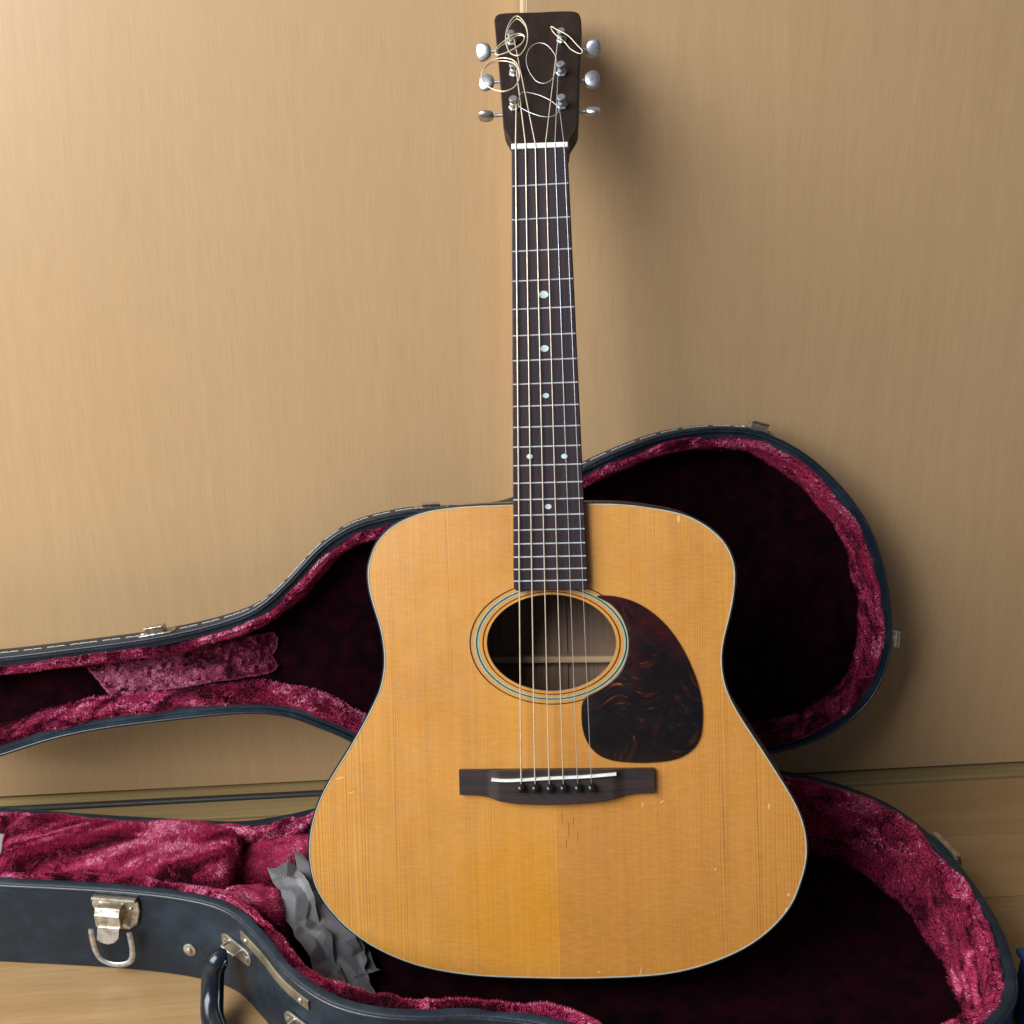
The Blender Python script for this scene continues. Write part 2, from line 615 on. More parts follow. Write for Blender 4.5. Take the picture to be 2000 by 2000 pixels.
def tag(o, label=None, cat=None, group=None, kind=None):
    if label:
        o['label'] = label
    if cat:
        o['category'] = cat
    if group:
        o['group'] = group
    if kind:
        o['kind'] = kind
    return o


def empty(name, mtx=None):
    o = bpy.data.objects.new(name, None)
    col.objects.link(o)
    o.empty_display_size = .05
    if mtx is not None:
        o.matrix_world = mtx
    return o


def instance(src, name, parent, mtx):
    o = bpy.data.objects.new(name, src.data)
    col.objects.link(o)
    o.parent = parent
    o.matrix_local = mtx
    for md in src.modifiers:
        k = o.modifiers.new(md.name, md.type)
        for a in ('width', 'segments', 'limit_method', 'angle_limit'):
            setattr(k, a, getattr(md, a))
    return o


# ---------------------------------------------------------------- floor, doors, sill
def setting():
    m = MB()
    m.add([(-2.2, -.6, -.012), (2.6, -.6, -.012), (2.6, 1.1, -.012), (-2.2, 1.1, -.012)], [(0, 1, 2, 3)])
    fl = m.build('floor', 'sill')
    tag(fl, 'wooden floor of wide honey coloured boards', kind='structure')
    y = .9365
    k = 0
    while y > -.1:
        w = .0935
        x = -1.9 + .37 * ((k * 7) % 5) / 5
        while x < 2.3:
            L = .909
            b = MB().box((0, 0, -.006), (L - .0008, w - .0008, .012))
            if k == 0 and x < -1.8:
                pass
            o = b.build('floorboard', 'board', fl, bevel=.0005, seg=1)
            o.location = (x + L / 2, y - w / 2, 0)
            x += L
        y -= w
        k += 1
    s = MB().box((.2, 1.0, -.0035), (4.4, .125, .013)).build('door_sill', 'sill', bevel=.0012)
    tag(s, 'olive brown wooden sill under the sliding doors', kind='structure')
    for yy in (.9695,):
        t = MB()
        t.tube([(-2.0, yy, .0035), (2.4, yy, .0035)], .0042, 10, flat=1.0)
        t.build('track_rail', 'track_dark', s, smooth=40)
    # sliding doors
    d1 = MB().box((-.55, 1.006, 1.006), (1.5, .030, 2.0)).build('sliding_door', 'veneer_a', bevel=.001)
    tag(d1, 'pale maple sliding door behind, left of the guitar neck', 'door', 'closet sliding doors')
    d2 = MB().box((.0985 + .75, .9715, 1.006), (1.5, .029, 2.0)).build('sliding_door', 'veneer_b', bevel=.001)
    tag(d2, 'pale maple sliding door in front, right of the guitar neck', 'door', 'closet sliding doors')
    MB().box((.0975, .9715, 1.006), (.002, .0284, 1.999)).build('edge_band', 'edge', d2)


setting()

# ---------------------------------------------------------------- guitar
G = {
    'body': [[27.8, 271.5], [55.0, 272.4], [79.3, 275.9], [103.5, 281.4], [121.4, 290.9], [134.4, 303.3], [140.7, 315.8], [142.9, 328.1], [141.3, 346.4], [138.0, 362.1], [133.4, 379.4], [131.2, 395.3], [133.2, 413.8], [138.9, 428.6], [146.8, 442.9], [156.5, 458.3], [168.7, 478.4], [178.1, 494.2], [186.2, 509.9], [190.8, 524.3], [192.6, 538.6], [191.6, 552.9], [187.1, 568.8], [180.6, 584.8], [170.5, 598.5], [159.1, 609.7], [143.4, 620.9], [124.8, 630.1], [103.2, 637.9], [81.8, 642.8], [56.3, 645.6], [14.9, 647.9], [-22.8, 648.4], [-65.1, 647.8], [-97.1, 644.3], [-123.9, 637.9], [-150.8, 626.2], [-168.8, 614.1], [-182.6, 600.9], [-193.1, 586.9], [-199.3, 573.1], [-202.3, 555.7], [-202.1, 540.7], [-199.4, 525.5], [-194.0, 509.4], [-187.0, 495.2], [-178.3, 481.3], [-168.2, 466.2], [-157.6, 449.2], [-145.7, 428.2], [-139.9, 415.7], [-136.9, 403.2], [-135.8, 391.8], [-136.9, 377.4], [-138.9, 366.1], [-142.5, 353.6], [-145.5, 342.1], [-147.2, 330.6], [-147.0, 320.2], [-144.5, 310.8], [-140.4, 301.3], [-133.8, 292.9], [-124.9, 285.5], [-113.2, 279.7], [-97.7, 274.8], [-81.5, 272.4], [-57.6, 271.1], [-29.3, 270.8], [-0.9, 270.9]],
    'pick': [[34.9, 345.0], [44.8, 350.4], [53.4, 360.0], [57.9, 371.3], [59.1, 382.4], [57.0, 394.4], [50.8, 406.2], [41.0, 415.0], [32.0, 420.2], [24.9, 423.6], [22.0, 428.4], [21.1, 438.2], [21.9, 449.4], [25.8, 460.6], [33.0, 468.8], [43.2, 473.4], [58.0, 475.2], [76.4, 475.2], [94.8, 472.2], [106.6, 465.1], [112.7, 455.5], [114.8, 439.9], [114.0, 425.0], [110.0, 408.7], [101.8, 388.8], [91.2, 371.6], [79.8, 359.6], [66.7, 350.7], [53.7, 346.0], [41.2, 344.3]],
    'bridge': [[-76.1, 480.6], [76.2, 479.0], [76.3, 498.1], [61.6, 498.7], [52.2, 500.4], [38.0, 503.8], [23.8, 505.6], [0.0, 506.9], [-19.0, 506.9], [-33.4, 506.2], [-44.9, 504.3], [-54.4, 501.7], [-64.1, 500.4], [-75.9, 500.2]],
    'saddle': [[-50.0, 486.9], [-38.3, 487.5], [-4.0, 485.5], [24.4, 484.1], [47.3, 482.0]],
    'pins': [[-26.7, 493.1], [-15.7, 493.1], [-4.4, 493.1], [6.3, 492.9], [17.5, 492.6], [28.0, 492.5]],
    'strsad': [[-26.5, 486.5], [-15.8, 485.9], [-4.8, 485.1], [6.1, 484.4], [17.1, 484.0], [27.9, 483.4]],
    'strnut': [[-17.9, -3.3], [-10.3, -2.8], [-2.8, -2.3], [5.0, -1.9], [12.2, -1.4], [19.1, -1.0]],
    'fb_end': [[-28.5, 338.7], [28.9, 339.3]],
    'nut': [[-21.1, -5.1], [22.9, -3.5], [22.6, 0.5], [-21.2, -1.1]],
    'dots': [[0.6, 110.9], [0.2, 152.3], [0.2, 188.5], [-13.5, 235.0], [13.3, 235.6], [-0.1, 274.1]],
    'head': [[-21.9, 8.8], [-24.7, 15.4], [-28.6, 24.8], [-29.5, 33.5], [-30.5, 45.9], [-32.9, 75.7], [-35.8, 106.4], [-38.5, 134.2], [-39.2, 144.4], [-37.6, 148.8], [-33.8, 150.5], [-5.0, 149.0], [24.5, 147.2], [30.1, 144.7], [32.4, 139.0], [32.6, 127.0], [31.0, 92.6], [30.2, 56.5], [29.4, 30.3], [28.3, 19.2], [24.8, 11.8], [22.5, 6.7]],
    'post': [[-20.6, 45.5], [-21.3, 81.7], [-24.0, 116.0], [16.8, 114.4], [16.7, 78.4], [17.1, 43.7]],
    'button': [[-44.4, 47.0], [-44.9, 82.8], [-48.4, 117.1], [42.0, 111.8], [40.6, 78.2], [40.9, 45.1]],
    'loopA': [[-18.3, 123.8], [-11.7, 114.7], [-9.3, 103.3], [-10.6, 90.5], [-15.9, 82.9], [-22.1, 86.2], [-26.0, 95.7], [-27.3, 106.0], [-25.7, 115.1], [-22.1, 121.8]],
    'loopB': [[-24.5, 103.8], [-17.0, 106.6], [-12.2, 104.0], [-13.4, 98.1], [-19.5, 93.2], [-27.6, 89.9], [-34.4, 89.6], [-35.5, 93.8], [-31.9, 99.0], [-26.5, 102.6]],
    'loopC': [[-19.2, 76.8], [-15.6, 65.7], [-16.1, 56.9], [-20.0, 50.2], [-26.6, 47.7], [-34.7, 50.6], [-41.6, 57.4], [-45.9, 67.6], [-44.8, 75.6], [-39.6, 81.9], [-32.2, 83.5], [-24.7, 81.4]],
    'loopD': [[13.1, 83.5], [10.0, 92.0], [4.6, 98.5], [-1.6, 100.3], [-7.7, 96.5], [-10.6, 88.5], [-10.1, 79.4], [-6.6, 70.0], [-1.9, 63.3], [4.2, 61.0], [10.2, 64.9]],
    'loopE': [[-16.4, 40.2], [-12.3, 34.6], [-5.0, 28.8], [3.7, 24.8], [10.2, 25.0], [14.1, 28.9], [14.8, 34.9], [10.1, 42.7], [1.4, 50.0], [-6.6, 53.6], [-14.0, 54.1]],
    'loopF': [[17.7, 99.7], [10.9, 107.7], [9.2, 113.0], [13.6, 109.3], [22.4, 102.9], [29.2, 94.0], [34.1, 86.7], [32.5, 85.5], [25.1, 90.7], [19.7, 98.6]],
    'M': [[0.981608, 0.000481, -0.190906, 0.097968], [-0.182448, 0.296731, -0.937371, 0.836977], [0.056197, 0.954961, 0.291361, 0.656247], [0.0, 0.0, 0.0, 1.0]]}
ALPHA = R(25)


def mm(l):
    return [(a / 1000, -b / 1000) for a, b in l]


def head(u, t, w=0.):
    """headstock frame (u across, t up from the nut, w off its face; metres) -> guitar frame"""
    ca, sa = math.cos(ALPHA), math.sin(ALPHA)
    return Vector((u, t * ca + w * sa, .003 - t * sa + w * ca))


def guitar():
    g = empty('acoustic_guitar', Matrix(G['M']))
    tag(g, 'acoustic guitar with amber spruce top leaning upright in the open case', 'guitar')
    body = resample(spline(mm(G['body']), 8), 420, 6)
    DEP = -.085
    hc = (-.0012, -.3812)
    hr, hv = .0508, .0508 * .75
    # soundboard with the sound hole
    bm = bmesh.new()
    nh = 96
    hole = [(hc[0] + hr * math.cos(2 * math.pi * k / nh), hc[1] + hv * math.sin(2 * math.pi * k / nh)) for k in range(nh)]
    inn = [(x + nx * .0012, y + ny * .0012) for (x, y), (nx, ny) in zip(body, inward(body))]
    edges = []
    for loop in (inn, hole):
        vv = [bm.verts.new((x, y, 0)) for x, y in loop]
        for i in range(len(vv)):
            edges.append(bm.edges.new((vv[i], vv[(i + 1) % len(vv)])))
    bmesh.ops.triangle_fill(bm, use_beauty=True, use_dissolve=False, edges=edges)
    bmesh.ops.recalc_face_normals(bm, faces=bm.faces)
    if sum(f.normal.z for f in bm.faces) < 0:
        bmesh.ops.reverse_faces(bm, faces=bm.faces)
    me = bpy.data.meshes.new('soundboard')
    bm.to_mesh(me)
    bm.free()
    me.materials.append(MAT['spruce'])
    sb = bpy.data.objects.new('soundboard', me)
    col.objects.link(sb)
    sb.parent = g
    # cut edge of the hole and the underside
    m = MB()
    vs = [(x, y, 0) for x, y in hole] + [(x, y, -.003) for x, y in hole] + \
         [(hc[0] + (x - hc[0]) * 1.2, hc[1] + (y - hc[1]) * 1.2, -.0031) for x, y in hole]
    fs = []
    for r in range(2):
        for k in range(nh):
            l = (k + 1) % nh
            fs.append((r * nh + k, r * nh + l, (r + 1) * nh + l, (r + 1) * nh + k))
    m.add(vs, fs).build('sound_hole_edge', 'brace', sb, smooth=40)
    idf = lambda x, y, z: (x, y, z)
    m = MB().sweep(body, [(.0013, -.006), (0, -.006), (0, -.0004), (.0003, .0002), (.0013, .0002)], idf)
    m.build('binding', 'binding_black', g, smooth=50)
    m = MB().sweep(body, [(.0013, -.001), (.0013, .0003), (.0021, .0003), (.0021, -.001)], idf)
    m.build('purfling', 'ivoroid', g, smooth=50)
    m = MB().sweep(body, [(.0004, -.006), (.0004, DEP + .003)], idf)
    m.build('side', 'mahogany', g, smooth=50)
    m = MB().sweep(body, [(.003, -.003), (.003, DEP + .003)], idf)
    m.build('side_lining', 'inside', g, smooth=50)
    m = MB().sweep(body, [(.0006, DEP + .0035), (0, DEP + .0008), (.001, DEP)], idf, cap0=True, cap1=True)
    bk = m.build('back', 'mahogany', g, smooth=50)
    m = MB().prism([(x + nx * .003, y + ny * .003) for (x, y), (nx, ny) in zip(body, inward(body))], DEP + .0036, DEP + .004)
    m.build('inner_back', 'inside', bk)
    MB().box((0, -.4065, DEP + .0095), (.20, .0075, .011), taper=.75).build('brace', 'brace', bk, bevel=.0015)
    MB().box((0, -.49, DEP + .0095), (.26, .0075, .011), taper=.75).build('brace', 'brace', bk, bevel=.0015)
    MB().box((0, -.45, DEP + .0047), (.014, .36, .0014)).build('centre_strip', 'inside', bk)

    # rosette
    rs = MB()

    def ring(mb, r0, r1, z):
        vs = []
        for r in (r0, r1):
            for k in range(128):
                a = 2 * math.pi * k / 128
                vs.append((hc[0] + r * math.cos(a), hc[1] + r * .75 * math.sin(a), z))
        return mb.add(vs, [(k, (k + 1) % 128, 128 + (k + 1) % 128, 128 + k) for k in range(128)])
    ro = ring(rs, .0569, .0607, .00012).build('rosette', 'ring_white', g)
    for r0, r1 in ((.0533, .0542), (.0583, .0593), (.0636, .0646)):
        ring(MB(), r0, r1, .00024).build('ring', 'ring_dark', ro)

    # pickguard
    pk = resample(spline(mm(G['pick']), 6), 160, 1)
    m = MB().sweep(pk, [(0, .00005), (0, .0008), (.0004, .0014), (.0012, .0016)], idf, cap1=True)
    m.build('pickguard', 'pickguard', g, smooth=30)

    # bridge: flat centre, thinner scooped wings, bellied lower edge
    B = mm(G['bridge'])
    low = sorted(B[2:], key=lambda q: q[0])
    low = spline(low, 6, closed=False)
    lx = [q[0] for q in low]
    ly = [q[1] for q in low]
    cols = []
    us = np.linspace(-.0762, .0762, 96)
    for u in us:
        yt = np.interp(u, [B[0][0], B[1][0]], [B[0][1], B[1][1]])
        yb = np.interp(u, lx, ly)
        e = (abs(u) - .044) / .010
        e = min(1, max(0, e))
        hgt = .0074 - .0022 * (e * e * (3 - 2 * e))
        cols.append((u, yt, yb, hgt))
    vs, fs = [], []
    for (u, yt, yb, hgt) in cols:
        vs += [(u, yt, .0001), (u, yt, hgt - .0008), (u, yt - .0008, hgt), (u, yb + .0008, hgt), (u, yb, hgt - .0008), (u, yb, .0001)]
    n = 6
    for i in range(len(cols) - 1):
        for k in range(n - 1):
            fs.append((i * n + k, i * n + k + 1, (i + 1) * n + k + 1, (i + 1) * n + k))
    fs.append(tuple(range(n)))
    fs.append(tuple((len(cols) - 1) * n + k for k in range(n))[::-1])
    br = MB().add(vs, fs).build('bridge', 'bridge', g, smooth=35)
    sd = spline(mm(G['saddle']), 6, closed=False)
    vs, fs = [], []
    for (x, y) in sd:
        for dy, z in ((.0011, .006), (.0011, .0096), (.0006, .0104), (-.0006, .0104), (-.0011, .0096), (-.0011, .006)):
            vs.append((x, y + dy, z))
    for i in range(len(sd) - 1):
        for k in range(5):
            fs.append((i * 6 + k, i * 6 + k + 1, i * 6 + k + 7, i * 6 + k + 6))
    fs += [(0, 1, 2, 3, 4, 5), tuple((len(sd) - 1) * 6 + k for k in range(6))[::-1]]
    MB().add(vs, fs).build('saddle', 'bone', br, smooth=35)
    pin0 = None
    prof = [(.0019, -.0035), (.0021, -.002)] + [(.0037 * math.sin(a), .0018 - .0036 * math.cos(a)) for a in np.linspace(.6, math.pi - .05, 12)]
    for (x, y) in mm(G['pins']):
        mt = Matrix.Translation((x, y, .0092)) @ Matrix.Rotation(R(random.uniform(-5, 5)), 4, 'X')
        if pin0 is None:
            pin0 = MB().lathe(prof).build('bridge_pin', 'pin_black', br, smooth=60)
            pin0.matrix_local = mt
        else:
            instance(pin0, 'bridge_pin', br, mt)

    # fretboard, frets, dots, nut
    v0, v1 = -.0006, .3390
    hw0, hw1 = .02150, .02895

    def hwid(v):
        return hw0 + (hw1 - hw0) * v / v1
    poly = [(-hwid(v0), -v0), (hwid(v0), -v0), (hwid(.325), -.325), (hwid(v1) - .0003, -v1 + .0022), (hwid(v1) - .0022, -v1),
            (-hwid(v1) + .0022, -v1), (-hwid(v1) + .0003, -v1 + .0022), (-hwid(.325), -.325)]
    fb = MB().prism(poly, .0003, .0078).build('fretboard', 'rosewood', g, bevel=.0007)
    for k in range(1, 21):
        d = .6452 * (1 - 2 ** (-k / 12))
        v = d * .75
        w = hwid(v) - .0004
        m = MB()
        pr = [(-.0007, .0076), (-.0006, .0082), (-.0003, .0086), (.0003, .0086), (.0006, .0082), (.0007, .0076)]
        vs = [(-w, -v + a, b) for a, b in pr] + [(w, -v + a, b) for a, b in pr]
        fs = [(i, i + 1, i + 7, i + 6) for i in range(5)] + [(0, 1, 2, 3, 4, 5), (11, 10, 9, 8, 7, 6)]
        m.add(vs, fs).build('fret', 'fret_metal', fb, smooth=60)
    for (x, y), r in zip(mm(G['dots']), (.0036, .0032, .0025, .0024, .0024, .0025)):
        m = MB()
        m.add([(x + r * math.cos(a), y + .78 * r * math.sin(a), .0080) for a in np.linspace(0, 2 * math.pi, 28, endpoint=False)], [tuple(range(28))])
        m.build('position_dot', 'pearl', fb)
    nut = [(-.0213, .0052), (.0222, .0040), (.0220, .0001), (-.0214, .0009)]
    MB().prism(nut, .0020, .0092).build('nut', 'bone', g, bevel=.0006)

    # neck
    vs, fs = [], []
    st = np.linspace(-.006, .272, 24)
    K = 14
    for v in st:
        hw = hwid(max(v, 0)) - .0004
        dp = .0145 + .004 * v / .27
        e = max(0, (v - .235) / .035)
        dp += .045 * e * e
        for k in range(K + 1):
            a = math.pi * k / K
            vs.append((-hw * math.cos(a), -v, .0004 - dp * math.sin(a) ** .8))
    for i in range(len(st) - 1):
        for k in range(K):
            fs.append((i * (K + 1) + k, i * (K + 1) + k + 1, (i + 1) * (K + 1) + k + 1, (i + 1) * (K + 1) + k))
        fs.append((i * (K + 1), (i + 1) * (K + 1), (i + 1) * (K + 1) + K, i * (K + 1) + K))
    fs.append(tuple(range(K + 1)))
    fs.append(tuple((len(st) - 1) * (K + 1) + k for k in range(K + 1))[::-1])
    MB().add(vs, fs).build('neck', 'mahogany', g, smooth=50)

    # headstock
    hp = [(a / 1000, b / 1000) for a, b in G['head']]
    top = hp[:1] + spline(hp[1:21], 4, closed=False) + hp[21:]
    low = [(.0218, -.002), (-.0214, -.002)]
    hs = MB().prism(top + low, -.0135, 0., f=lambda x, y, z: head(x, y, z)).build('headstock', 'headstock', g, smooth=28, bevel=.0009)

    # tuning machines
    rots = [108, 12, 40, 50, 18, -36]
    posts = [(a / 1000, b / 1000) for a, b in G['post']]
    btns = [(a / 1000, b / 1000) for a, b in G['button']]
    for i, ((pu, pt), (bu, bt)) in enumerate(zip(posts, btns)):
        sgn = -1 if i < 3 else 1
        ca, sa = math.cos(ALPHA), math.sin(ALPHA)
        HM = Matrix(((1, 0, 0, 0), (0, ca, sa, 0), (0, -sa, ca, .003), (0, 0, 0, 1)))
        pm = HM @ Matrix.Translation((pu, pt, 0))
        tm = MB().lathe([(.0046, .0001), (.0046, .0018), (.0036, .0024), (.0034, .0034)], pm @ Matrix.Rotation(R(random.uniform(0, 60)), 4, 'Z'), 6)
        tmo = tm.build('tuning_machine', 'nickel', g, bevel=.0003)
        ps = MB().lathe([(.0030, .002), (.0029, .0044), (.0023, .0052), (.0022, .0074), (.0031, .0078), (.0032, .0082), (.0032, .0101), (.0029, .0105)], pm)
        ps.build('post', 'nickel', tmo, smooth=25)
        sh = MB().tube([HM @ Vector((bu - sgn * .016, bt, -.008)), HM @ Vector((bu - sgn * .004, bt, -.008))], .0014, 10)
        sh.build('shaft', 'nickel', tmo, smooth=50)
        # button: flattened, broader away from the shaft, with a waisted neck
        vs, fs = [], []
        NU, NV = 16, 18
        rm = HM @ Matrix.Translation((bu, bt, -.008)) @ Matrix.Rotation(R(rots[i]), 4, 'X')
        for a in range(NU + 1):
            th = math.pi * a / NU
            xx = -math.cos(th)
            wd = math.sin(th) ** .62
            ww = .0080 * wd * (0.93 + .12 * xx)
            tt = .0031 * math.sin(th) ** .5 * (1.0 - .18 * xx)
            for b in range(NV):
                ph = 2 * math.pi * b / NV
                c_, s_ = math.cos(ph), math.sin(ph)
                vs.append(rm @ Vector((sgn * xx * .0062, ww * math.copysign(abs(c_) ** .85, c_), tt * math.copysign(abs(s_) ** .8, s_))))
        for a in range(NU):
            for b in range(NV):
                fs.append((a * NV + b, a * NV + (b + 1) % NV, (a + 1) * NV + (b + 1) % NV, (a + 1) * NV + b))
        MB().add(vs, fs).build('button', 'nickel', tmo, smooth=60)

    # strings with their uncut ends left in loops
    rad = (.00056, .00050, .00043, .00036, .00024, .00020)
    loops = {0: ['loopE'], 1: ['loopC'], 2: ['loopA', 'loopB'], 3: ['loopF'], 4: ['loopD'], 5: []}
    for i in range(6):
        px_, py_ = mm(G['pins'])[i]
        sx_, sy_ = mm(G['strsad'])[i]
        nx_, ny_ = mm(G['strnut'])[i]
        pu, pt = posts[i]
        side = .0022 if i < 3 else -.0022
        path = [(px_, py_ + .0015, .0078), (sx_ + (px_ - sx_) * .1, sy_, .0107), (nx_, ny_ - .0015, .0096), (nx_, ny_ + .0012, .0096),
                tuple(head(pu + side, pt - .001, .0062))]
        # wraps round the post
        wr = []
        for k in range(26):
            a = 2 * math.pi * k / 9
            wr.append(tuple(head(pu + math.copysign(1, side) * .0026 * math.cos(a), pt + .0026 * math.sin(a), .0064 - .00007 * k)))
        so = MB().tube(path + wr, rad[i], 6).build('string', 'bronze_string' if i < 4 else 'steel_string', g, smooth=80)
        for nm in loops[i]:
            L = [(a / 1000, b / 1000) for a, b in G[nm]]
            wz = {'loopA': .016, 'loopB': .014, 'loopC': .014, 'loopD': .010, 'loopE': .008, 'loopF': .014}[nm]
            turns = 2 if nm in ('loopA', 'loopC', 'loopB') else 1
            S = spline(L, 8)
            cx = sum(q[0] for q in S) / len(S)
            cy = sum(q[1] for q in S) / len(S)
            pth = []
            for t in range(turns):
                for k, (x, y) in enumerate(S):
                    f = 1 + .035 * math.sin(k / len(S) * 2 * math.pi + 1.5 * t) * t
                    pth.append(head(cx + (x - cx) * f, cy + (y - cy) * f, wz + .002 * math.sin(k / len(S) * 2 * math.pi + t) + .0008 * t))
            MB().tube(pth, (.0003 if i in (0, 4) else rad[i] * .95), 6, closed=True).build('string_loop', 'bronze_string' if i in (1, 2, 3) else 'steel_string', so, smooth=80)


guitar()

# ---------------------------------------------------------------- guitar case
YH, HB, TAU = .862, .082, R(9)
BASE = [(-359, 117), (-280, 130), (-233, 140), (-202, 149), (-178, 159), (-161, 171), (-144, 192), (-130, 211), (-118, 230), (-102, 249),
        (-87, 263), (-73, 273), (-56, 281), (-36, 287), (-8, 291), (19, 292), (47, 297), (72, 304), (112, 322), (160, 343), (210, 358),
        (265, 364), (320, 359), (368, 343), (402, 322), (420, 300), (433, 270), (442, 238), (446, 204), (447, 173), (446, 141), (440, 113),
        (431, 84), (413, 57), (381, 29), (344, 11), (300, 3), (255, 4), (210, 12), (165, 20), (115, 18), (65, 8), (20, 2), (-20, 4), (-55, 13),
        (-88, 25), (-116, 35), (-141, 42), (-165, 46), (-190, 45), (-241, 36), (-311, 23), (-382, 8), (-450, -6), (-510, -16), (-545, -10),
        (-562, 15), (-562, 50), (-548, 80), (-510, 94), (-440, 104)]
LID = [(-389, 139), (-320, 145), (-251, 152), (-190, 164), (-157, 176), (-128, 200), (-98, 231), (-69, 250), (-32, 260), (6, 264), (42, 263),
       (78, 267), (112, 281), (149, 300), (179, 313), (227, 329), (276, 334), (315, 330), (355, 312), (391, 283), (424, 243), (443, 201),
       (455, 149), (455, 102), (440, 61), (407, 30), (365, 13), (339, 8), (295, 2), (245, 4), (195, 14), (145, 20), (95, 14), (45, 4), (5, 3),
       (-40, 18), (-80, 44), (-106, 57), (-134, 69), (-172, 74), (-233, 71), (-304, 65), (-350, 57), (-398, 43), (-450, 30), (-505, 24),
       (-540, 40), (-558, 75), (-552, 112), (-520, 130), (-450, 136)]


def fB(s, d, z):
    return (s, YH - d, z)


def fL(s, d, z):
    """z: depth behind the lid's rim"""
    return (s, YH + d * math.sin(TAU) + z * math.cos(TAU), HB + .003 + d * math.cos(TAU) - z * math.sin(TAU))


def jitter(fn, amp, sc_, seed=0.):
    def f(s, d, z):
        p = Vector(fn(s, d, z))
        n = noise.noise_vector(p * sc_ + Vector((seed, 0, 0)))
        return p + n * amp
    return f


PILES = []


def pile(name, objs, parent, density, length, width, mat, tilt=1.15, xmin=-.46, seed=0, keep=None):
    """short fibres rooted on the given meshes, leaning with a slowly varying nap"""
    V, T, F4 = [], [], []
    k = 0
    for o in objs:
        me = o.data
        me.calc_loop_triangles()
        n = len(me.vertices)
        v = np.empty(n * 3)
        me.vertices.foreach_get('co', v)
        t = np.empty(len(me.loop_triangles) * 3, int)
        me.loop_triangles.foreach_get('vertices', t)
        pi = np.empty(len(me.loop_triangles), int)
        me.loop_triangles.foreach_get('polygon_index', pi)
        lt = np.empty(len(me.polygons), int)
        me.polygons.foreach_get('loop_total', lt)
        F4.append(lt[pi] <= 4)      # leave out the flat bottom sheet
        V.append(v.reshape(-1, 3))
        T.append(t.reshape(-1, 3) + k)
        k += n
    V = np.vstack(V)
    T = np.vstack(T)
    a, b, c = V[T[:, 0]], V[T[:, 1]], V[T[:, 2]]
    N = np.cross(b - a, c - a)
    A = np.linalg.norm(N, axis=1) / 2
    ok = np.concatenate(F4) & (A > 1e-12) & ((a[:, 0] + b[:, 0] + c[:, 0]) / 3 > xmin)
    a, b, c, N, A = a[ok], b[ok], c[ok], N[ok], A[ok]
    N = N / np.linalg.norm(N, axis=1)[:, None]
    cnt = int(A.sum() * density)
    idx = rng.choice(len(A), cnt, p=A / A.sum())
    r1, r2 = np.sqrt(rng.random(cnt)), rng.random(cnt)
    P = (1 - r1)[:, None] * a[idx] + (r1 * (1 - r2))[:, None] * b[idx] + (r1 * r2)[:, None] * c[idx]
    if keep is not None:
        sel = keep(P + .0012 * rng.normal(size=P.shape))
        P, idx = P[sel], idx[sel]
        cnt = len(P)
    Nn = N[idx]
    # nap: smooth vector field from a few sines
    f = np.zeros_like(P)
    for q in range(7):
        kx = rng.normal(size=3) * (22 + 26 * q)
        ph = rng.random(3) * 6.28
        s = P @ kx + 1.8 * np.sin(P @ (rng.normal(size=3) * (30 + 20 * q)) + ph[1])
        f += np.stack([np.sin(s + ph[0]), np.sin(s * 1.1 + ph[1]), np.sin(s * .9 + ph[2])], 1) / (1 + .35 * q)
    f += np.array([.8, -.3, .2])
    f *= .75
    # tufts: neighbours lean together
    cell = np.floor(P / .0042 + .5 * np.sin(P[:, [1, 2, 0]] * 420)).astype(np.int64)
    hsh = (cell[:, 0] * 73856093 ^ cell[:, 1] * 19349663 ^ cell[:, 2] * 83492791) % 4099
    tuft = np.random.default_rng(5).normal(size=(4099, 3))[hsh]
    D = Nn + tilt * f +   .24 * tuft + .15 * rng.normal(size=P.shape)
    # fibres never point into the surface
    dn = np.sum(D * Nn, 1)
    D += np.clip(.25 - dn, 0, None)[:, None] * Nn
    D /= np.linalg.norm(D, axis=1)[:, None]
    S = np.cross(D, Nn + .30 * rng.normal(size=P.shape))
    S /= np.linalg.norm(S, axis=1)[:, None]
    L = (length * rng.uniform(.6, 1.25, cnt))[:, None]
    W = (width * rng.uniform(.6, 1.3, cnt))[:, None]
    verts = np.stack([P - S * W, P + S * W, P + D * L], 1).reshape(-1, 3)
    me = bpy.data.meshes.new(name)
    me.vertices.add(cnt * 3)
    me.vertices.foreach_set('co', verts.ravel())
    me.loops.add(cnt * 3)
    me.loops.foreach_set('vertex_index', np.arange(cnt * 3))
    me.polygons.add(cnt)
    me.polygons.foreach_set('loop_start', np.arange(cnt) * 3)
    me.polygons.foreach_set('loop_total', np.full(cnt, 3))
    me.update()
    me.materials.append(MAT[mat])
    o = bpy.data.objects.new(name, me)
    col.objects.link(o)
    o.parent = parent
    tag(o, kind='stuff')
    return o


